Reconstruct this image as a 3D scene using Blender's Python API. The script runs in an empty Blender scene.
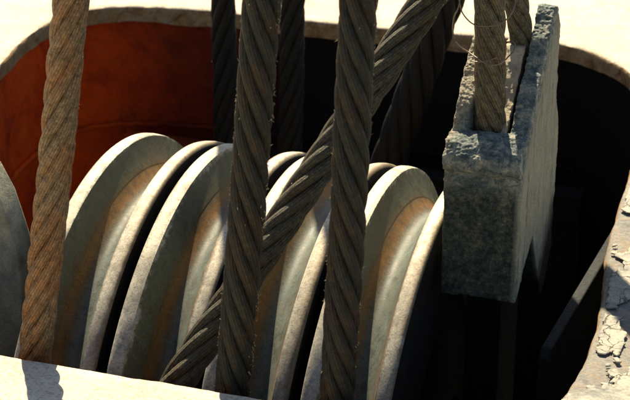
import bpy, bmesh, math, random
import numpy as np
from mathutils import Vector, Matrix, noise

random.seed(7)
rs = np.random.RandomState(7)
S = bpy.context.scene
COL = S.collection

# ---------------------------------------------------------------- camera
CAM = np.array([1.84286, -6.00495, 3.67785])
YAW, PITCH, ROLL, F = 0.301583, 1.157260, 0.009224, math.exp(7.595924)
Rm = Matrix.Rotation(YAW, 3, 'Z') @ Matrix.Rotation(PITCH, 3, 'X') @ Matrix.Rotation(ROLL, 3, 'Z')
cd = bpy.data.cameras.new('camera'); cam = bpy.data.objects.new('camera', cd); COL.objects.link(cam)
cam.matrix_world = Matrix.Translation(Vector(CAM)) @ Rm.to_4x4()
cd.sensor_width = 36; cd.lens = F / 630 * 36; cd.clip_start = .05; cd.clip_end = 500
cd.dof.use_dof = True; cd.dof.focus_distance = 6.4; cd.dof.aperture_fstop = 5.0
S.camera = cam

# ---------------------------------------------------------------- light
SUN_EL = math.radians(47)
TO_SUN = Vector((-.37 * math.cos(SUN_EL), .93 * math.cos(SUN_EL), math.sin(SUN_EL))).normalized()
W = bpy.data.worlds.new('World'); S.world = W; W.use_nodes = True
nt = W.node_tree
sky = nt.nodes.new('ShaderNodeTexSky'); sky.sky_type = 'NISHITA'; sky.sun_disc = False
sky.sun_elevation = SUN_EL; sky.sun_rotation = math.atan2(TO_SUN.x, TO_SUN.y)
bg = nt.nodes['Background']; bg.inputs[1].default_value = .05
nt.links.new(sky.outputs[0], bg.inputs[0])
sl = bpy.data.lights.new('sun', 'SUN'); sl.energy = 5; sl.angle = math.radians(.5); sl.color = (1, .85, .60)
so = bpy.data.objects.new('sun', sl); COL.objects.link(so)
so.rotation_euler = TO_SUN.to_track_quat('Z', 'Y').to_euler(); so.location = (-3, 8, 8)
S.view_settings.view_transform = 'Standard'; S.view_settings.look = 'None'
S.view_settings.exposure = 1.15; S.view_settings.gamma = 1

# ---------------------------------------------------------------- helpers
def at(px, py, axis, v):
    d = Rm @ Vector(((px - 315) / F, (200 - py) / F, -1))
    t = (v - CAM[axis]) / d[axis]
    return Vector(CAM) + d * t

def obj(name, me, mats, parent=None, smooth=True, autosm=None):
    o = bpy.data.objects.new(name, me); COL.objects.link(o)
    for m in (mats if isinstance(mats, (list, tuple)) else [mats]): me.materials.append(m)
    if smooth:
        me.polygons.foreach_set('use_smooth', [True] * len(me.polygons))
        if autosm:
            bpy.context.view_layer.update()
            me.set_sharp_from_angle(angle=math.radians(autosm))
    if parent: o.parent = parent
    return o

def tag(o, label=None, cat=None, group=None, kind=None):
    if label: o['label'] = label
    if cat: o['category'] = cat
    if group: o['group'] = group
    if kind: o['kind'] = kind
    return o

def thing(name, loc, label, cat, group=None):
    o = bpy.data.objects.new(name, None); COL.objects.link(o); o.location = loc
    o.empty_display_size = .1
    return tag(o, label, cat, group)

def mesh(name, vs, fs):
    me = bpy.data.meshes.new(name); me.from_pydata([tuple(v) for v in vs], [], fs); me.update(); return me

def bm_mesh(name, bm):
    bmesh.ops.recalc_face_normals(bm, faces=bm.faces)
    me = bpy.data.meshes.new(name); bm.to_mesh(me); bm.free(); return me

def prism_x(bm, poly, x0, x1):
    """extrude a (y,z) polygon between x0 and x1"""
    a = [bm.verts.new((x0, y, z)) for y, z in poly]; b = [bm.verts.new((x1, y, z)) for y, z in poly]
    bm.faces.new(a); bm.faces.new(b[::-1])
    n = len(poly)
    for i in range(n): bm.faces.new((a[i], b[i], b[(i + 1) % n], a[(i + 1) % n]))

def box(bm, x0, x1, y0, y1, z0, z1):
    prism_x(bm, [(y0, z0), (y1, z0), (y1, z1), (y0, z1)], x0, x1)

def lathe_x(profile, seg=160, closed=True):
    """profile (x,r) revolved about the x axis"""
    vs, fs = [], []; n = len(profile)
    for i in range(seg):
        a = 2 * math.pi * i / seg
        for x, r in profile: vs.append((x, r * math.cos(a), r * math.sin(a)))
    m = n if closed else n - 1
    for i in range(seg):
        j = (i + 1) % seg
        for k in range(m):
            l = (k + 1) % n
            fs.append((i * n + k, i * n + l, j * n + l, j * n + k))
    return vs, fs

def catmull(P, step):
    P = [np.array(p, float) for p in P]
    P = [2 * P[0] - P[1]] + P + [2 * P[-1] - P[-2]]
    out = []
    for i in range(1, len(P) - 2):
        L = np.linalg.norm(P[i + 1] - P[i]); n = max(2, int(L / step))
        for k in range(n):
            t = k / n
            a, b, c, d = P[i - 1], P[i], P[i + 1], P[i + 2]
            out.append(.5 * (2 * b + (c - a) * t + (2 * a - 5 * b + 4 * c - d) * t * t + (3 * b - a - 3 * c + d) * t ** 3))
    out.append(P[-2]); return np.array(out)

def frames(C):
    T = np.gradient(C, axis=0); T /= np.linalg.norm(T, axis=1)[:, None]
    N = np.zeros_like(T); u = np.array([1., 0, 0]); u -= T[0] * (u @ T[0]); N[0] = u / np.linalg.norm(u)
    for i in range(1, len(T)):
        u = N[i - 1] - T[i] * (N[i - 1] @ T[i]); N[i] = u / np.linalg.norm(u)
    return T, N, np.cross(T, N)

def tube(pts, r, seg=8, step=.01):
    C = catmull(pts, step); T, N, B = frames(C); vs, fs = [], []
    for i in range(len(C)):
        for k in range(seg):
            a = 2 * math.pi * k / seg
            vs.append(C[i] + r * (math.cos(a) * N[i] + math.sin(a) * B[i]))
    for i in range(len(C) - 1):
        for k in range(seg):
            l = (k + 1) % seg
            fs.append((i * seg + k, i * seg + l, (i + 1) * seg + l, (i + 1) * seg + k))
    fs.append(tuple(range(seg))[::-1]); fs.append(tuple((len(C) - 1) * seg + k for k in range(seg)))
    return vs, fs

# ---------------------------------------------------------------- materials
class NT:
    def __init__(s, name):
        s.m = bpy.data.materials.new(name); s.m.use_nodes = True; s.t = s.m.node_tree
        s.b = s.t.nodes['Principled BSDF']; s.co = s.t.nodes.new('ShaderNodeTexCoord')
    def new(s, k, **kw):
        n = s.t.nodes.new(k)
        for a, v in kw.items(): setattr(n, a, v)
        return n
    def link(s, a, b): s.t.links.new(a, b)
    def set(s, sock, v):
        if hasattr(v, 'is_linked') or hasattr(v, 'links'): s.link(v, sock)
        else: sock.default_value = v
    def noise(s, scale, detail=8, rough=.6, dist=0, vec=None):
        n = s.new('ShaderNodeTexNoise'); n.inputs['Scale'].default_value = scale; n.inputs['Detail'].default_value = detail
        n.inputs['Roughness'].default_value = rough; n.inputs['Distortion'].default_value = dist
        s.link(vec if vec is not None else s.co.outputs['Object'], n.inputs['Vector']); return n.outputs['Fac']
    def ramp(s, fac, stops, interp='LINEAR'):
        r = s.new('ShaderNodeValToRGB'); e = r.color_ramp.elements; r.color_ramp.interpolation = interp
        while len(e) < len(stops): e.new(.5)
        for q, (p, c) in zip(e, stops):
            q.position = p; q.color = (c, c, c, 1) if isinstance(c, (int, float)) else (*c, 1)
        s.link(fac, r.inputs[0]); return r.outputs[0]
    def mix(s, f, a, b, blend='MIX'):
        n = s.new('ShaderNodeMix', data_type='RGBA', blend_type=blend)
        s.set(n.inputs[0], f)
        for k, v in ((6, a), (7, b)):
            if isinstance(v, tuple): v = (*v, 1) if len(v) == 3 else v
            s.set(n.inputs[k], v)
        return n.outputs[2]
    def math(s, op, a, b=0., c=None, clamp=False):
        n = s.new('ShaderNodeMath', operation=op); n.use_clamp = clamp
        s.set(n.inputs[0], a); s.set(n.inputs[1], b)
        if c is not None: s.set(n.inputs[2], c)
        return n.outputs[0]
    def sep(s, vec):
        n = s.new('ShaderNodeSeparateXYZ'); s.link(vec, n.inputs[0]); return n.outputs
    def scaled(s, sc, vec=None):
        n = s.new('ShaderNodeMapping'); n.inputs['Scale'].default_value = sc
        s.link(vec if vec is not None else s.co.outputs['Object'], n.inputs[0]); return n.outputs[0]
    def fin(s, col, rough=.7, metal=0., heights=(), spec=.5):
        s.set(s.b.inputs['Base Color'], (*col, 1) if isinstance(col, tuple) else col)
        s.set(s.b.inputs['Roughness'], rough); s.set(s.b.inputs['Metallic'], metal)
        s.b.inputs['Specular IOR Level'].default_value = spec
        prev = None
        for h, st, d in heights:
            bn = s.new('ShaderNodeBump'); bn.inputs['Strength'].default_value = st; bn.inputs['Distance'].default_value = d
            s.link(h, bn.inputs['Height'])
            if prev is not None: s.link(prev, bn.inputs['Normal'])
            prev = bn.outputs[0]
        if prev is not None: s.link(prev, s.b.inputs['Normal'])
        return s.m

def mat_rope(name, lo, hi, rust=(.20, .09, .03), rustamt=.35, rough=.55, metal=.35):
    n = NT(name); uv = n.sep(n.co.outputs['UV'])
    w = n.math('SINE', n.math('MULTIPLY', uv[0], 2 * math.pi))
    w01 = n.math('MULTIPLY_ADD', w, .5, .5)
    big = n.noise(9, 6, .65); fine = n.noise(160, 6, .7)
    c = n.mix(n.ramp(fine, [(.3, 0.), (.72, 1.)]), lo, hi)
    r = n.ramp(big, [(.42, 0.), (.68, rustamt * 1.6)])
    c = n.mix(r, c, rust)
    c = n.mix(.85, c, n.ramp(n.noise(55, 7, .8), [(.36, .3), (.6, 1.3)]), 'MULTIPLY')
    lay_shade = n.ramp(w01, [(.0, .45), (.5, 1.)])
    c = n.mix(.85, c, lay_shade, 'MULTIPLY')  # shade between the wires painted into the colour
    return n.fin(c, n.ramp(fine, [(.2, rough - .12), (.8, rough + .2)]), metal, [(w01, .8, .0022), (fine, .9, .006)])

def mat_steel(name, cols, scale=12, rough=.6, metal=.3, bump=.5, dist=.006, rust=None, rustamt=(.55, .7), speck=140, spec=.5):
    n = NT(name); a = n.noise(scale, 8, .68, .3); f = n.noise(speck, 5, .7); g = n.noise(scale * 4, 8, .7)
    k = len(cols); c = n.ramp(a, [(.3 + .4 * i / (k - 1), cols[i]) for i in range(k)])
    c = n.mix(.55, c, n.ramp(f, [(.28, .45), (.6, 1.15)]), 'MULTIPLY')
    if rust:
        rr = n.ramp(n.noise(scale * .8, 9, .72, .6), [(rustamt[0], 0.), (rustamt[1], 1.)])
        c = n.mix(rr, c, n.mix(g, tuple(x * .5 for x in rust), rust))
    return n.fin(c, n.ramp(g, [(.2, rough - .15), (.8, min(1, rough + .15))]), metal, [(g, bump, dist), (f, bump, dist * .35)], spec)

# ropes
M_ROPE_C = mat_rope('rope_back_shade', (.004, .006, .005), (.022, .022, .016), (.03, .014, .006), .4)  # back ropes: their dimness in shade painted in as near-black colour
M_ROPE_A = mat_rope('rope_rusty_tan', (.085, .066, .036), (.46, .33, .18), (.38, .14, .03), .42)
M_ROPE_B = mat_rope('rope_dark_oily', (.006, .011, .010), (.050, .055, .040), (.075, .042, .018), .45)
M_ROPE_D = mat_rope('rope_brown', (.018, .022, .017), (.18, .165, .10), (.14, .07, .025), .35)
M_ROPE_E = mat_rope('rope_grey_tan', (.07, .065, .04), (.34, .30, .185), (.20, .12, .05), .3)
M_HAIR = mat_steel('frayed_glint_steel', [(.45, .36, .22), (.7, .6, .42)], 40, .4, .5, .1)  # pale colour for the glinting fringe along rope edges
M_TIE = mat_steel('tie_wire_steel', [(.12, .085, .06), (.34, .28, .22)], 40, .4, .6, .1)

# sheave: rim / flank / groove wear
def mat_sheave():
    n = NT('sheave_cast_steel'); o = n.sep(n.co.outputs['Object'])
    wob = n.math('MULTIPLY_ADD', n.noise(5, 7, .7), .022, -.011)
    wob2 = n.math('MULTIPLY_ADD', n.noise(38, 5, .75), .026, -.013)
    x = n.math('ADD', n.math('ADD', o[0], wob), wob2)
    at_ = n.new('ShaderNodeAttribute', attribute_type='OBJECT', attribute_name='wear'); rnd = at_.outputs['Fac']
    x = n.math('ADD', x, n.math('MULTIPLY_ADD', rnd, .016, -.008))
    wear = n.ramp(n.math('DIVIDE', x, .289), [(.0, (.60, .56, .44)), (.160, (.54, .50, .38)), (.178, (.14, .145, .085)), (.26, (.10, .11, .065)),
        (.30, (.12, .08, .025)), (.34, (.20, .095, .012)), (.375, (.17, .08, .016)), (.42, (.095, .08, .04)), (.48, (.095, .115, .10)), (.64, (.155, .195, .17)), (.76, (.15, .145, .11)), (.80, (.24, .15, .07)), (.84, (.60, .56, .44)), (.94, (.48, .42, .31)), (1., (.24, .18, .10))])
    f = n.noise(150, 6, .75); g = n.noise(22, 9, .75, .4); b = n.noise(5, 6, .7)
    c = n.mix(.7, wear, n.ramp(f, [(.36, .45), (.56, 1.15)]), 'MULTIPLY')
    c = n.mix(.8, c, n.ramp(g, [(.36, .45), (.60, 1.25)]), 'MULTIPLY')
    h = n.noise(75, 8, .8, .3)
    c = n.mix(n.ramp(h, [(.565, 0.), (.62, .7)]), c, (.16, .075, .02))
    c = n.mix(n.ramp(n.noise(110, 6, .8), [(.62, 0.), (.66, .8)]), c, (.40, .34, .24))
    # rain streaks of rust running round the groove
    sv = n.scaled((60, 5, 5)); st = n.noise(1, 6, .7, 0, sv)
    c = n.mix(n.ramp(st, [(.58, 0.), (.72, .5)]), c, (.24, .09, .025))
    c = n.mix(n.ramp(n.math('MULTIPLY_ADD', g, .5, n.math('MULTIPLY', b, .5)), [(.50, 0.), (.60, .65)]), c, (.11, .085, .05))
    met = n.ramp(n.math('DIVIDE', x, .289), [(.15, .2), (.19, .05), (.8, .05), (.84, .2)])
    return n.fin(c, n.ramp(g, [(.3, .5), (.7, .75)]), met, [(g, .22, .004), (f, .22, .0025)])
M_SHEAVE = mat_sheave()
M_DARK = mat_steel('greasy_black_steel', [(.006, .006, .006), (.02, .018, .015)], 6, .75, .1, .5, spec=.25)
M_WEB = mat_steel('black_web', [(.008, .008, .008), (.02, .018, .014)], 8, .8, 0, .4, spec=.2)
M_BLOCK = mat_steel('socket_casting', [(.055, .055, .042), (.15, .14, .09), (.24, .21, .13)], 22, .75, .1, 1.0, .014, (.20, .12, .05), (.60, .76), 170, .3)
M_BLOCKLIP = mat_steel('socket_worn', [(.05, .065, .065), (.16, .17, .15), (.42, .38, .28)], 26, .6, .2, 1, .016, (.26, .13, .04), (.62, .75), 120, .4)
M_WEDGE = mat_steel('wedge_steel', [(.34, .29, .20), (.70, .60, .42)], 18, .6, .2, .8, .01, (.25, .13, .05), (.58, .7))
M_BRACKET = mat_steel('bracket_steel', [(.14, .15, .11), (.34, .34, .25), (.52, .50, .38)], 9, .65, .2, .6, .008, (.25, .13, .05), (.6, .75))
M_GUSSET = mat_steel('gusset_steel', [(.008, .012, .011), (.028, .036, .033)], 16, .75, .1, 1, .012)

def mat_wall():
    n = NT('rust_glow_wall'); o = n.sep(n.co.outputs['Object'])
    a = n.noise(3.2, 9, .7, .5); f = n.noise(60, 6, .7); st = n.noise(5, 9, .75, .3)
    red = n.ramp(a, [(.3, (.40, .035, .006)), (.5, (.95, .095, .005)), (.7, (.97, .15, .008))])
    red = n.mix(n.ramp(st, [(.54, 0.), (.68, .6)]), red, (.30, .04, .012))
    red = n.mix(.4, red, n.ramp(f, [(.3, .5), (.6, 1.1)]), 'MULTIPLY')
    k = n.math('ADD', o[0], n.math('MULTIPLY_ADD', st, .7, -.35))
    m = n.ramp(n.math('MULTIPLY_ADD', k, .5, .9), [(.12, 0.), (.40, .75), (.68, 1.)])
    c = n.mix(m, red, (.008, .006, .005))  # red glow and its fade to dark painted over the rust
    return n.fin(c, .85, 0, [(a, .5, .02), (f, .5, .006)], .2)
M_WALL = mat_wall()

def cracks(n, sc):
    w = n.new('ShaderNodeVectorMath', operation='ADD'); nn = n.new('ShaderNodeTexNoise'); nn.inputs['Scale'].default_value = 9; nn.inputs['Detail'].default_value = 6
    n.link(n.co.outputs['Object'], nn.inputs['Vector']); sc2 = n.new('ShaderNodeVectorMath', operation='SCALE'); sc2.inputs['Scale'].default_value = .16
    n.link(nn.outputs['Color'], sc2.inputs[0]); n.link(n.co.outputs['Object'], w.inputs[0]); n.link(sc2.outputs[0], w.inputs[1])
    v = n.new('ShaderNodeTexVoronoi', feature='DISTANCE_TO_EDGE'); v.inputs['Scale'].default_value = sc; n.link(w.outputs[0], v.inputs['Vector'])
    m = n.ramp(v.outputs['Distance'], [(.0, 0.), (.035, 1.)])
    gate = n.ramp(n.noise(5, 4, .6), [(.46, 1.), (.54, 0.)])       # cracks only in places
    return n.math('MAXIMUM', m, gate)
def mat_paint():
    n = NT('old_grey_cream_paint'); a = n.noise(14, 9, .7, .3); f = n.noise(90, 7, .75); k = cracks(n, 13)
    c = n.ramp(a, [(.34, (.24, .245, .22)), (.5, (.40, .385, .32)), (.66, (.52, .48, .38))])
    c = n.mix(.6, c, n.ramp(f, [(.34, .45), (.56, 1.1)]), 'MULTIPLY')
    c = n.mix(n.ramp(n.noise(24, 8, .75), [(.60, 0.), (.70, .7)]), c, (.34, .19, .08))
    c = n.mix(k, (.05, .035, .025), c)
    return n.fin(c, .8, 0, [(k, .6, .008), (a, .6, .010), (f, .6, .005)], .3)
def mat_deck():
    n = NT('deck_weathered_paint'); o = n.sep(n.co.outputs['Object'])
    a = n.noise(4, 9, .7, .3); f = n.noise(90, 7, .75); g = n.noise(22, 8, .72)
    cream = n.ramp(a, [(.3, (.60, .50, .36)), (.6, (.74, .65, .50))])
    cream = n.mix(n.ramp(g, [(.60, 0.), (.72, .8)]), cream, (.50, .27, .10))
    cream = n.mix(.7, cream, n.ramp(f, [(.36, .35), (.52, 1.08)]), 'MULTIPLY')
    bare = n.ramp(n.noise(11, 10, .78, .1), [(.34, (.15, .155, .145)), (.50, (.29, .275, .24)), (.62, (.30, .23, .15)), (.72, (.24, .13, .06))])
    bare = n.mix(.6, bare, n.ramp(f, [(.3, .4), (.6, 1.1)]), 'MULTIPLY')
    k = n.math('ADD', n.math('SUBTRACT', o[0], .80), n.math('MULTIPLY_ADD', a, .4, -.2))
    c = n.mix(n.ramp(n.math('MULTIPLY', k, 6), [(0., 0.), (1., 1.)]), cream, bare)
    return n.fin(c, .85, 0, [(g, .6, .012), (f, .6, .006)], .3)
M_DECK = mat_deck()
M_PAINT = mat_paint()
M_LIP = mat_steel('rusty_cut_edge', [(.36, .22, .10), (.60, .38, .18), (.56, .47, .33)], 14, .85, 0, 1, .015, (.38, .15, .04), (.5, .65), 90, .2)

# ---------------------------------------------------------------- deck with the opening
ZD = .804
outline = [(-1.80, 1.10), (-1.84, 1.45), (-1.842, 1.72), (-1.79, 1.93), (-1.66, 2.06), (-1.45, 2.13), (-1.20, 2.16), (-.80, 2.17), (-.37, 2.175),
           (0, 2.21), (.25, 2.235), (.42, 2.22), (.60, 2.12), (.79, 1.90), (.90, 1.5), (.925, 1.05), (.965, .25), (1.02, -.22), (1.043, -.5), (1.038, -.75),
           (1.0, -.95), (.90, -1.10), (.74, -1.172), (.4, -1.176), (0., -1.176), (-.4, -1.174), (-.8, -1.17), (-1.25, -1.16), (-1.55, -1.05), (-1.74, -.8), (-1.79, -.4), (-1.80, .3)]
def closed_curve(pts, step=.02):
    P = [np.array((*p, 0.)) for p in pts]; out = []; n = len(P)
    for i in range(n):
        a, b, c, d = P[i - 1], P[i], P[(i + 1) % n], P[(i + 2) % n]
        m = max(1, int(np.linalg.norm(c - b) / step))
        for k in range(m):
            t = k / m
            out.append(.5 * (2 * b + (c - a) * t + (2 * a - 5 * b + 4 * c - d) * t * t + (3 * b - a - 3 * c + d) * t ** 3))
    return [(p[0], p[1]) for p in out]
OUT = closed_curve(outline)

def offset(loop, d):
    n = len(loop); r = []
    for i in range(n):
        ax, ay = loop[i - 2]; bx, by = loop[(i + 2) % n]
        tx, ty = bx - ax, by - ay; l = math.hypot(tx, ty) or 1
        # loop runs clockwise seen from above -> outward is to its left
        r.append((loop[i][0] - ty / l * d, loop[i][1] + tx / l * d))
    return r
def jag(x, y, s, k): return noise.fractal(Vector((x * s, y * s, 3.3)), 1, 2, 4) * k
edge = [(x + jag(x, y, 9, .005), y + jag(y, x, 9, .006)) for x, y in OUT]
BIG = 24
bm = bmesh.new(); rings = []
def ring(pts, z):
    rings.append([bm.verts.new((x, y, (z(x, y) if callable(z) else z))) for x, y in pts])
TH = .078
ring(edge, lambda x, y: ZD - TH + jag(x, y, 5, .012))
ring(edge, lambda x, y: ZD - TH * .6 + jag(x, y, 8, .01))
ring(offset(edge, -.006 + .0), ZD - .022)
ring(edge, lambda x, y: ZD - .006)
ring(offset(edge, .010), lambda x, y: ZD + jag(x, y, 14, .002))
for d in (.05, .15, .35, .7): ring(offset(OUT, d), ZD)
sq = []
for x, y in OUT:
    vx, vy = x + .4, y - .5; m = max(abs(vx), abs(vy)); sq.append((vx / m * BIG, vy / m * BIG))
ring(sq, ZD)
for a, b in zip(rings, rings[1:]):
    n = len(a)
    for i in range(n):
        f = bm.faces.new((a[i], b[i], b[(i + 1) % n], a[(i + 1) % n]))
        if rings.index(b) <= 3: f.material_index = 1
me = bm_mesh('deck', bm)
for p in me.polygons:
    if p.normal.z < 0 and abs(p.normal.z) > .9: pass
deck = obj('deck', me, [M_DECK, M_LIP], autosm=40)
tag(deck, kind='structure')

# old paint still clinging to the plate on the right of the opening
def inside(x, y):
    c = False; j = len(OUT) - 1
    for i in range(len(OUT)):
        xi, yi = OUT[i]; xj, yj = OUT[j]
        if (yi > y) != (yj > y) and x < (xj - xi) * (y - yi) / (yj - yi) + xi: c = not c
        j = i
    return c
h = .0065; X0, X1, Y0, Y1 = .86, 1.55, -1.5, 1.25
def pv(x, y):
    v = noise.fractal(Vector((x * 6.5, y * 4.8, 9.1)), .8, 2.1, 7)
    if y < -.9 or y > 1.15: v -= .3 * abs(y - (-.9 if y < 0 else 1.15))
    return v + .20
nx, ny = int((X1 - X0) / h), int((Y1 - Y0) / h)
val = np.array([[pv(X0 + i * h, Y0 + j * h) for j in range(ny + 1)] for i in range(nx + 1)])
gx, gy = np.gradient(val, h); g2 = gx ** 2 + gy ** 2 + 1e-6
ins = np.array([[inside(X0 + i * h + .004, Y0 + j * h) or inside(X0 + i * h - .012, Y0 + j * h) for j in range(ny + 1)] for i in range(nx + 1)])
keep = (val > 0) & ~ins
vid = {}; vs = []; fs = []
def gv(i, j):
    if (i, j) not in vid:
        x, y = X0 + i * h, Y0 + j * h; v = val[i, j]
        if 0 < i < nx and 0 < j < ny and (~(val[i - 1:i + 2, j - 1:j + 2] > 0)).any():
            dx, dy = -gx[i, j] * v / g2[i, j], -gy[i, j] * v / g2[i, j]; l = math.hypot(dx, dy); k = min(1, h * .9 / (l + 1e-9))
            x += dx * k; y += dy * k; v = 0
        lift = max(0., noise.noise(Vector((x * 6, y * 6, 5))) + .35)
        curl = max(0, 1 - v / .10) ** 2 * .010 * lift
        vid[i, j] = len(vs); vs.append((x, y, ZD + .005 + curl))
    return vid[i, j]
for i in range(nx):
    for j in range(ny):
        if keep[i, j] and keep[i + 1, j] and keep[i, j + 1] and keep[i + 1, j + 1]:
            fs.append((gv(i, j), gv(i + 1, j), gv(i + 1, j + 1), gv(i, j + 1)))
pl = obj('paint_layer', mesh('paint_layer', vs, fs), M_PAINT, deck)
sm = pl.modifiers.new('thickness', 'SOLIDIFY'); sm.thickness = .0035; sm.offset = 1

# ---------------------------------------------------------------- sheave well
well = thing('sheave_well', (-.4, .5, -1.5), 'rust red pit walls round the pulleys, painted-in glow fading to dark toward the right', 'well casing')
wl = offset(OUT, .03); n = len(wl)
def wallpart(name, sel, mat):
    vs, fs = [], []; zs = [-1.5 + i * .12 for i in range(19)] + [ZD - TH * .9]
    idx = [i for i in range(n) if sel(*wl[i])]
    # rotate so the run is contiguous
    st = next((k for k in range(len(idx)) if (idx[k] - 1) % n not in idx), 0); idx = idx[st:] + idx[:st]
    if len(idx) < n: idx.append((idx[-1] + 1) % n)
    loop = len(idx) == n
    for i in idx:
        for z in zs:
            x, y = wl[i]; d = jag(x + z, y + z, 2.5, .012)
            vs.append((x + d + .4, y + d - .5, z + 1.5))
    m = len(zs)
    for a in range(len(idx) - (0 if loop else 1)):
        b = (a + 1) % len(idx)
        for k in range(m - 1): fs.append((a * m + k, b * m + k, b * m + k + 1, a * m + k + 1))
    return obj(name, mesh(name, vs, fs), mat, well)
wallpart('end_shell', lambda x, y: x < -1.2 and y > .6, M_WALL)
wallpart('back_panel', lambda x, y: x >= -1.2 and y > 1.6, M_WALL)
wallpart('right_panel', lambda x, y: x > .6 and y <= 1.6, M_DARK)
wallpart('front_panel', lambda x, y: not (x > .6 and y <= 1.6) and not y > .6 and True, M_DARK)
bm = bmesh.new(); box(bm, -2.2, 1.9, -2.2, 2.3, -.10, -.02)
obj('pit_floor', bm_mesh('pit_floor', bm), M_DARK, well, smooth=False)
bead = [(x + .4 + .022, y - .5 - .022, 1.5 + .22 + .004 * math.sin(i * 1.9)) for i, (x, y) in enumerate(offset(OUT, .03)) if x < .5 and y > .8]
bead = bead[::2]
k0 = max(range(len(bead)), key=lambda i: math.dist(bead[i], bead[i - 1])); bead = bead[k0:] + bead[:k0]
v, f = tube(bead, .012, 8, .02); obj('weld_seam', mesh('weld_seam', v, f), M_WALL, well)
# a welded rib and a pipe run across the back panel (barely seen in the dark)
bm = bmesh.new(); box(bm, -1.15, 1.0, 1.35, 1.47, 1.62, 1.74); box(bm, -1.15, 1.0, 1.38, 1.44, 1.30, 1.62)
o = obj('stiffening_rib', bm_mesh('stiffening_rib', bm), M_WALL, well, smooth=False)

# ---------------------------------------------------------------- sheaves
PER = .3270; XL = -.8021; WID = .2892
gr = lambda x: .850 + .146 * abs((x - .1446) / .0926) ** 2.1
prof_fl = [(0.000, .60), (0.000, .988), (.0025, .996), (.008, 1.0), (.022, 1.001), (.038, .9995), (.045, .998), (.0495, .9965), (.052, gr(.052))] + [(x, gr(x)) for x in (.056, .060, .065, .070, .076, .082, .088, .092)] + [(.092, .60)]
def mirror(p): return [(WID - x, r) for x, r in p][::-1]
def make_sheave():
    t = thing('sheave', (XL, 0, 0), '', 'pulley', 'grooved sheaves side by side on one axle')
    for q in (prof_fl, mirror(prof_fl)):
        v, f = lathe_x(q, 200); me = mesh('flange', v, f)
        o = obj('flange', me, [M_SHEAVE, M_WEB], t, autosm=48)
        for p in me.polygons:
            if abs(p.normal.x) > .98: p.material_index = 1  # outer faces coloured black as shade between the sheaves
    g = [(.092 + .1052 * q / 14, gr(.092 + .1052 * q / 14)) for q in range(15)]
    v, f = lathe_x(g, 200, closed=False); obj('groove', mesh('groove', v, f), M_SHEAVE, t)
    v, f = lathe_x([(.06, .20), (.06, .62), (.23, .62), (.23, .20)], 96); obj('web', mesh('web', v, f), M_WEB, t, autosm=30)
    v, f = lathe_x([(-.01, .12), (-.01, .21), (.30, .21), (.30, .12)], 96); obj('hub', mesh('hub', v, f), M_DARK, t, autosm=30)
    return t
def dup(root):
    r = root.copy(); COL.objects.link(r)
    for ch in list(root.children):
        c = ch.copy(); COL.objects.link(c); c.parent = r; c.matrix_parent_inverse = ch.matrix_parent_inverse.copy()
    return r
s0 = make_sheave()
labs = ['leftmost grooved pulley wheel, right beside the rusty tan wire rope',
        'grooved pulley wheel second from the left, just left of the frayed middle rope',
        'grooved pulley wheel third from the left, crossed by the diagonal rope',
        'rightmost grooved pulley wheel, its pale rim beside the metal socket block']
for i in range(4):
    o = s0 if i == 0 else dup(s0)
    o.location = (XL + PER * i, 0, 0); o['label'] = labs[i]
    o.rotation_euler = (i * 1.3, 0, 0)
    for ch in o.children: ch['wear'] = (.45, .1, .9, .3)[i]
ax = thing('axle', (-.15, 0, 0), 'dark steel axle running through all four pulley wheels, deep in the shade', 'axle')
v, f = lathe_x([(-1.1, 0.001), (-1.1, .11), (.92, .11), (.92, .001)], 64); obj('shaft', mesh('shaft', v, f), M_DARK, ax, autosm=30)
v, f = lathe_x([(.66, .115), (.66, .19), (.74, .19), (.74, .115)], 6); obj('nut', mesh('nut', v, f), M_DARK, ax, autosm=30)

# bracket left of the pulleys
br = thing('bearing_bracket', (-1.1, -.5, -1.5), 'weathered green grey steel bracket at the left edge, left of the leftmost rope', 'bracket')
poly = [(-1.42, -1.4), (-.918, -1.4), (-.915, .52), (-.910, .70), (-.915, .775), (-.935, .86), (-.973, .99), (-1.02, 1.08), (-1.08, 1.13), (-1.2, 1.13), (-1.32, 1.02), (-1.42, .7)]
bm = bmesh.new()
a = [bm.verts.new((x + 1.1, 0, z + 1.5)) for x, z in poly]; b = [bm.verts.new((x + 1.1, .12, z + 1.5)) for x, z in poly]
bm.faces.new(a); bm.faces.new(b[::-1])
for i in range(len(poly)): bm.faces.new((a[i], b[i], b[(i + 1) % len(poly)], a[(i + 1) % len(poly)]))
o = obj('cheek_plate', bm_mesh('cheek_plate', bm), M_BRACKET, br, autosm=30)
bv = o.modifiers.new('bevel', 'BEVEL'); bv.width = .008; bv.segments = 3; bv.limit_method = 'ANGLE'
v, f = lathe_x([(0, .001), (0, .16), (.06, .16), (.06, .001)], 48)
v = [(y, x - .055, z + 1.5) for x, y, z in v]
obj('boss', mesh('boss', v, f), M_BRACKET, br, autosm=30)

# stiffener on the right inside the well
gs = thing('stiffener_plate', (.862, 0, -1.5), 'dark upright steel plate inside the pit, just left of the peeling deck edge', 'steel plate')
bm = bmesh.new(); prism_x(bm, [(-.25, .15), (1.0, .15), (1.0, 2.10), (-.22, 2.10), (-.25, 2.07)], -.019, .019)
o = obj('plate', bm_mesh('plate', bm), M_GUSSET, gs, smooth=False)
bv = o.modifiers.new('bevel', 'BEVEL'); bv.width = .006; bv.segments = 2
bm = bmesh.new(); box(bm, -.10, .16, -.10, .62, .02, .15)
obj('foot', bm_mesh('foot', bm), M_DARK, gs, smooth=False)

gs.rotation_euler.z = -math.radians(3.6)
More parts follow.
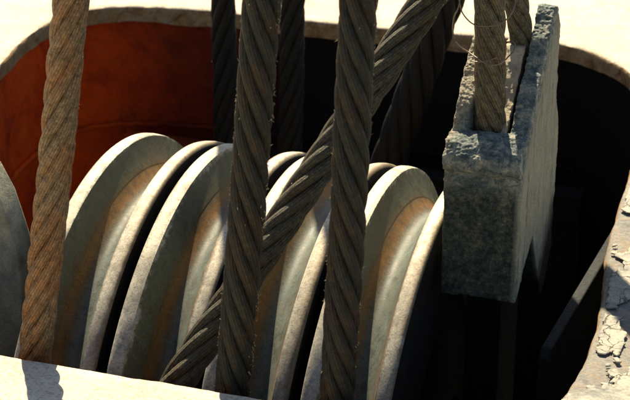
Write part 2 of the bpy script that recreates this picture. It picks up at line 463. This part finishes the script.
# ---------------------------------------------------------------- ropes
def rope(path, R, label, mat, hand=1, lay=6.4, phase=0., hairs=200, ns=6, name='wire_rope', group='thick twisted wire ropes'):
    C = catmull(path, .016); T, N, B = frames(C)
    s = np.concatenate([[0], np.cumsum(np.linalg.norm(np.diff(C, axis=0), axis=1))])
    base = C[0]
    t = thing(name, tuple(base), label, 'wire rope', group)
    L = lay * 2 * R; r0, rr = R * .655, R * .352; seg = 22; nw = 13
    hel = math.atan(2 * math.pi * r0 / L)
    for k in range(ns):
        a = 2 * math.pi * k / ns + phase - hand * 2 * math.pi * s / L
        a = a + .10 * np.sin(s * 2.3 + phase * 7) + .05 * np.sin(s * 5.9 + k * 1.7) 
        rw = rr * (1 + rs.uniform(-.03, .03)) 
        er = np.cos(a)[:, None] * N + np.sin(a)[:, None] * B
        et = -np.sin(a)[:, None] * N + np.cos(a)[:, None] * B
        ph = np.linspace(0, 2 * math.pi, seg + 1)
        wob = 1 + .010 * np.sin(s * 23 + k * 2.1) + .018 * np.sin(s * 7.3 + k * 4.1 + phase)
        cen = C + er * (r0 * wob)[:, None]
        V = cen[:, None, :] + rw * (np.cos(ph)[None, :, None] * er[:, None, :] + np.sin(ph)[None, :, None] * et[:, None, :] / math.cos(hel))
        V = (V - base).reshape(-1, 3); m = seg + 1; nn = len(C)
        I = np.arange(nn - 1)[:, None] * m + np.arange(seg)[None, :]
        Fq = np.stack([I, I + 1, I + m + 1, I + m], -1).reshape(-1, 4)
        me = bpy.data.meshes.new('strand')
        me.vertices.add(len(V)); me.vertices.foreach_set('co', V.ravel().astype(np.float32))
        me.loops.add(Fq.size); me.loops.foreach_set('vertex_index', Fq.ravel().astype(np.int32))
        me.polygons.add(len(Fq)); me.polygons.foreach_set('loop_start', (np.arange(len(Fq)) * 4).astype(np.int32))
        me.update(calc_edges=True)
        U = (ph[None, :] / (2 * math.pi) * nw - hand * s[:, None] / (L * .62) * nw * .55)
        Vv = np.repeat(s[:, None], m, 1)
        uvs = np.stack([U, Vv], -1).reshape(-1, 2)[Fq.ravel()]
        uvl = me.uv_layers.new(name='UVMap'); uvl.data.foreach_set('uv', uvs.ravel().astype(np.float32))
        me.validate()
        obj('strand', me, mat, t)
    # rope core closes the middle
    v, f = tube(path, R * .42, 8, .05); obj('core', mesh('core', [np.array(q) - base for q in v], f), M_DARK, t)
    # broken wires off the surface, massed at the sides to imitate sun glint
    vs, fs = [], []
    for _ in range(hairs):
        i = rs.randint(2, len(C) - 2)
        if noise.noise(Vector((i * .11, phase * 9, 0))) < -.05 and rs.rand() < .8: continue
        q = (rs.choice([0, math.pi]) + rs.normal(0, .22)) if rs.rand() < .9 else rs.uniform(0, 2 * math.pi)
        q += .15
        d = math.cos(q) * N[i] + math.sin(q) * B[i]; e = -math.sin(q) * N[i] + math.cos(q) * B[i]
        dirv = T[i] * rs.choice([-1, 1]) * rs.uniform(.5, 1) + d * rs.uniform(.05, .6) + e * rs.uniform(-.5, .5)
        ln = rs.uniform(.004, .010) if rs.rand() < .95 else rs.uniform(.010, .02); p0 = C[i] + d * R * rs.uniform(.93, 1.0)
        p1 = p0 + dirv * ln * .5; p2 = p1 + dirv * ln * .4 + d * rs.uniform(-.3, .5) * ln; w = rs.uniform(.0008, .0016)
        b0 = len(vs)
        for P, ww in ((p0, w), (p1, w * .8), (p2, w * .3)):
            for u in range(3):
                an = 2 * math.pi * u / 3; vs.append(P + ww * (math.cos(an) * e + math.sin(an) * np.cross(T[i], e)) - base)
        for r_ in (0, 3):
            for u in range(3): fs.append((b0 + r_ + u, b0 + r_ + (u + 1) % 3, b0 + r_ + 3 + (u + 1) % 3, b0 + r_ + 3 + u))
    if hairs:
        o = obj('frayed_glint_wire', mesh('frayed_glint_wire', vs, fs), M_HAIR, t); o['kind'] = 'stuff'
    return t

def line(p, q, zt=5.2, zb=-1.42):
    """straight run through two points, carried on up and down, sagging by a hair"""
    p, q = np.array(p), np.array(q); d = (q - p) / (q[2] - p[2])
    P = [p + d * (z - p[2]) for z in (zb, (zb + q[2]) / 2)] + [q, (p + q) / 2 + np.array([.003, 0, 0]), p] + [p + d * (z - p[2]) for z in (3.0, 4.0, zt)]
    return P
YF = -1.085
v3 = lambda *a: tuple(at(*a))
rope(line(v3(71, 0, 1, YF), v3(35, 355, 1, YF)), .0525, 'rusty tan leftmost wire rope in front of the leftmost pulley wheel', M_ROPE_A, hand=-1, phase=.3, lay=5.2, hairs=160)
rope(line(v3(262, 0, 1, YF), v3(232, 395, 1, YF)), .0540, 'dark frayed upright wire rope in the middle, broken wires added along its edges as glint', M_ROPE_B, hand=1, phase=.9, lay=5.6, hairs=3000)
rope(line(v3(358.5, 0, 1, YF), v3(337, 400, 1, YF)), .0530, 'smooth dark upright wire rope in front of the third pulley wheel', M_ROPE_B, hand=1, phase=.2, lay=5.6, hairs=900)
A4 = np.array(v3(428, 0, 1, -.22)); B4 = np.array(v3(182, 376, 1, -1.0))
d4 = (A4 - B4)
rope([A4 + d4 * 2.4, A4 + d4 * 1.2, A4, A4 * .66 + B4 * .34, A4 * .33 + B4 * .67, B4, B4 - d4 * .18 + np.array([.015, .05, 0]), np.array([B4[0] - .16, -1.06, .2]), np.array([B4[0] - .18, -1.07, -.5]), np.array([B4[0] - .18, -1.07, -1.42])],
     .0545, 'brown diagonal wire rope slanting behind the two dark upright ropes', M_ROPE_D, hand=-1, phase=.5, lay=6.2, hairs=420)
YB = 1.6
for (a, b, lab, h_) in (((223, 0), (226, 140), 'shadowed back rope left of the frayed middle rope, against the red wall', 1),
                        ((292.5, 0), (290, 150), 'shadowed back rope just right of the frayed middle rope', 1)):
    rope(line(v3(*a, 1, YB), v3(*b, 1, YB)), .0545, lab, M_ROPE_C, hand=-h_, phase=.4, hairs=60)
P0, P1 = np.array(v3(446, 0, 1, 1.45)), np.array(v3(393, 150, 1, 1.55))
rope(line(P0, P1), .075, 'thick dim back rope in the dark behind the diagonal rope, left of the socket block', M_ROPE_C, hand=1, phase=.4, hairs=0)

# ---------------------------------------------------------------- wedge socket
BX0, BX1 = .505, .745
sk = thing('wedge_socket', ((BX0 + BX1) / 2, 0, .5), 'heavy rough cast metal socket block on the right, gripping the end of a wire rope', 'rope socket')
ox, oz = sk.location.x, sk.location.z
YFB = -.30
def sock_mesh():
    bm = bmesh.new(); g = lambda P: [(y, z - oz) for y, z in P]
    # side profile with the dark slot open at the bottom
    right = [(YFB, .785), (YFB, 1.235), (-.315, 1.262), (-.27, 1.275), (-.19, 1.35), (-.11, 1.435), (-.02, 1.49), (.05, 1.575), (.10, 1.615), (.145, 1.655), (.20, 1.64), (.262, 1.56), (.27, 1.30), (.28, 1.28), (.325, 1.22), (.345, 1.12), (.345, .70), (.20, .575), (.13, .66), (-.02, .90), (-.11, .86), (-.27, .780)]
    prism_x(bm, g(right), BX1 - .058 - ox, BX1 - ox)
    left = [(YFB, .785), (YFB, 1.24), (-.32, 1.265), (-.25, 1.33), (-.18, 1.43), (-.10, 1.49), (0, 1.56), (.10, 1.60), (.20, 1.60), (.26, 1.50), (.33, 1.2), (.345, .95), (-.02, .90), (-.11, .86), (-.27, .780)]
    prism_x(bm, g(left), BX0 - ox, BX0 + .052 - ox)
    front = [(YFB + .002, .787), (YFB + .002, 1.215), (-.325, 1.235), (-.338, 1.255), (-.336, 1.285), (-.30, 1.318), (-.255, 1.338), (-.215, 1.335), (-.20, 1.15), (-.20, .83), (-.268, .783)]
    prism_x(bm, g(front), BX0 - .006 - ox, BX1 + .004 - ox)
    back = [(.14, .95), (.14, 1.45), (.255, 1.45), (.33, 1.15), (.34, .95)]
    prism_x(bm, g(back), BX0 + .01 - ox, BX1 - .01 - ox)
    mid = [(-.24, .80), (-.24, 1.05), (.2, 1.05), (.2, .9), (-.02, .93)]
    prism_x(bm, g(mid), BX0 + .02 - ox, BX1 - .02 - ox)
    return bm_mesh('casting', bm)
cst = obj('casting', sock_mesh(), [M_BLOCK], sk)
rm = cst.modifiers.new('remesh', 'REMESH'); rm.mode = 'VOXEL'; rm.voxel_size = .0042; rm.use_smooth_shade = True
sm = cst.modifiers.new('soften', 'SMOOTH'); sm.factor = .5; sm.iterations = 3
bpy.context.view_layer.update()
_ev = cst.evaluated_get(bpy.context.evaluated_depsgraph_get())
_me = bpy.data.meshes.new_from_object(_ev); _me.name = 'casting'
cst.modifiers.clear(); cst.data = _me
_n = len(_me.vertices); _co = np.empty(_n * 3, np.float32); _no = np.empty(_n * 3, np.float32)
_me.vertices.foreach_get('co', _co); _me.vertex_normals.foreach_get('vector', _no)
_co = _co.reshape(-1, 3); _no = _no.reshape(-1, 3); _d = np.zeros(_n, np.float32)
for q in range(_n):
    x, y, z = map(float, _co[q])
    rim = min(1., max(0., (z - .86 * y - .93) * 14 + .6)) * min(1., max(0., (_no[q][2] + .25) * 2))
    v = Vector((x, y, z))
    big = noise.fractal(v * 14, .9, 2, 3) * .006
    ham = noise.fractal(v * 26 + Vector((5, 0, 0)), .7, 2.1, 4)
    fine = noise.fractal(v * 110, .8, 2, 3)
    _d[q] = big * .4 + fine * .0012 + rim * (ham * .0040 + fine * .0016) + (1 - rim) * ham * .0015
_me.vertices.foreach_set('co', (_co + _no * _d[:, None]).ravel()); _me.update()
tx = bpy.data.textures.new('dents', 'CLOUDS'); tx.noise_scale = .035; tx.noise_depth = 4
# casting material: rust-stained body, bruised bluish scale on the hammered rim
def mat_casting():
    n = NT('socket_cast_metal'); o = n.sep(n.co.outputs['Object'])
    a = n.noise(20, 9, .72, .4); f = n.noise(170, 6, .75); g = n.noise(60, 8, .75)
    # rim height follows the slanting top: z - slope*y
    zz = n.math('SUBTRACT', o[2], n.math('MULTIPLY_ADD', o[1], .86, .93))
    zz = n.math('ADD', zz, n.math('MULTIPLY_ADD', a, .12, -.06))
    body = n.ramp(n.math('MULTIPLY_ADD', n.noise(62, 9, .85), .7, n.math('MULTIPLY', a, .3)), [(.43, (.022, .036, .031)), (.50, (.085, .11, .08)), (.55, (.17, .18, .11)), (.60, (.34, .32, .19))])
    side = n.ramp(n.noise(1, 7, .7, .2, n.scaled((30, 30, 5))), [(.32, (.18, .17, .11)), (.46, (.48, .48, .36)), (.60, (.60, .58, .45)), (.70, (.46, .27, .10))])
    isside = n.ramp(n.math('MULTIPLY_ADD', o[0], 60, -6.3), [(0., 0.), (1., 1.)])
    body = n.mix(isside, body, side)  # right face painted paler for the bounced light on it
    rim = n.ramp(n.noise(28, 9, .75, .6), [(.38, (.07, .11, .11)), (.47, (.20, .26, .25)), (.55, (.42, .45, .38)), (.63, (.70, .65, .50))])
    leftrim = n.ramp(n.noise(34, 9, .75, .8), [(.36, (.10, .09, .06)), (.46, (.50, .44, .31)), (.62, (.80, .74, .58))])
    isleft = n.ramp(n.math('MULTIPLY_ADD', n.math('SUBTRACT', n.math('MULTIPLY', o[1], .35), o[0]), 25, .2), [(0., 0.), (1., 1.)])
    rim = n.mix(isleft, rim, leftrim)  # left rim painted brighter for the sunlight it catches
    c = n.mix(n.ramp(n.math('MULTIPLY_ADD', zz, 12, .5), [(0., 0.), (1., 1.)]), body, rim)
    c = n.mix(.65, c, n.ramp(f, [(.3, .35), (.62, 1.2)]), 'MULTIPLY')
    rear_shade = n.math('SUBTRACT', n.math('MULTIPLY_ADD', o[1], .9, .16), o[2])
    rear_shade = n.math('MULTIPLY_ADD', rear_shade, 7, n.math('MULTIPLY_ADD', a, .8, -.3))
    c = n.mix(n.ramp(rear_shade, [(0., 0.), (1., 1.)]), c, (.006, .009, .008))  # shade at the lower rear painted into the colour as black
    return n.fin(c, n.ramp(g, [(.3, .5), (.7, .85)]), .1, [(g, 1., .012), (f, 1., .005)], .4)
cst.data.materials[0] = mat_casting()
# lug that holds it down in the dark
bm = bmesh.new(); box(bm, -.09, .03, -.05, .25, -1.95, .42)
obj('anchor_lug', bm_mesh('anchor_lug', bm), M_DARK, sk, smooth=False)
# wedge inside the socket
wd = thing('socket_wedge', (.66, -.05, 1.2), 'tapered steel wedge jammed in the socket between the rope and its tail', 'wedge')
bm = bmesh.new()
pw = [(-.215, 1.315), (-.11, 1.40), (-.03, 1.49), (.03, 1.545), (.10, 1.555), (.12, 1.50), (.06, 1.25), (-.12, 1.08), (-.20, 1.10)]
for x0, x1, k in ((-.052, .006, 0),): prism_x(bm, [(y + .05, z - 1.2) for y, z in pw], x0, x1 + .008)
for vv in bm.verts:
    if vv.co.x > 0: vv.co.x -= max(0, (.15 - (vv.co.z))) * .10
o = obj('wedge_body', bm_mesh('wedge_body', bm), M_WEDGE, wd)
rm = o.modifiers.new('remesh', 'REMESH'); rm.mode = 'VOXEL'; rm.voxel_size = .004; rm.use_smooth_shade = True
dm = o.modifiers.new('dents', 'DISPLACE'); dm.texture = bpy.data.textures['dents']; dm.strength = .012; dm.mid_level = .5

# rope into the socket and its tail
Y5 = -.165
p5 = np.array(v3(490.5, 128, 1, Y5)); q5 = np.array(v3(490, 0, 1, Y5 - .02)); dd = q5 - p5
rope([q5 + dd * 8, q5 + dd * 3, q5 + dd, q5, (p5 + q5) / 2, p5, p5 - dd * .25 + np.array([.0, .03, 0])], .0505, 'grey tan wire rope running down into the top of the socket block', M_ROPE_E, hand=1, phase=1.1, lay=5.0, hairs=120)
p6 = np.array(v3(521, 34, 1, .075)); q6 = np.array(v3(516, 0, 1, .06)); d6 = q6 - p6
rope([q6 + d6 * 2.0, q6 + d6, q6, p6, p6 - d6 * .6 + np.array([0, .0, -.03]), p6 - d6 * 1.4 + np.array([0, -.02, -.08])], .040, 'short rope tail coming out of the socket behind the wedge', M_ROPE_E, hand=1, phase=.1, lay=5.5, hairs=30)

# tie wires
def wire(name, pts, ys, r, label):
    P = [np.array(v3(x, y, 1, yy)) for (x, y), yy in zip(pts, ys)]
    v, f = tube(P, r, 8, .008); b = P[0]
    o = obj(name, mesh(name, [np.array(q) - b for q in v], f), M_TIE); o.location = tuple(b)
    return tag(o, label, 'wire', 'thin tie wires round the socket rope')
wire('tie_wire', [(452, -14), (459, 0), (462, 12), (470, 22), (479, 26), (492, 26), (500, 24), (508, 18), (514, 8), (516, -6)],
     [-.20, -.21, -.22, -.235, -.245, -.25, -.245, -.23, -.20, -.16], .0021, 'thin upper tie wire looped round the socket rope near the top of the picture')
wire('tie_wire', [(461, -12), (459, 6), (454, 18), (453, 33), (458, 45), (468, 52), (477, 58), (485, 63), (495, 65), (503, 62), (508, 57), (514, 51), (515, 45), (512, 42), (506, 42.5)],
     [-.20, -.20, -.20, -.20, -.21, -.22, -.24, -.25, -.25, -.245, -.235, -.22, -.205, -.195, -.19], .0024, 'thin lower tie wire with a curled end, looped wide round the socket rope')
wire('tie_wire', [(470, 61), (478, 62), (486, 61), (492, 59.5), (497, 57)], [-.232, -.235, -.236, -.236, -.235], .0022, 'short straight stub of tie wire lying across the socket rope')
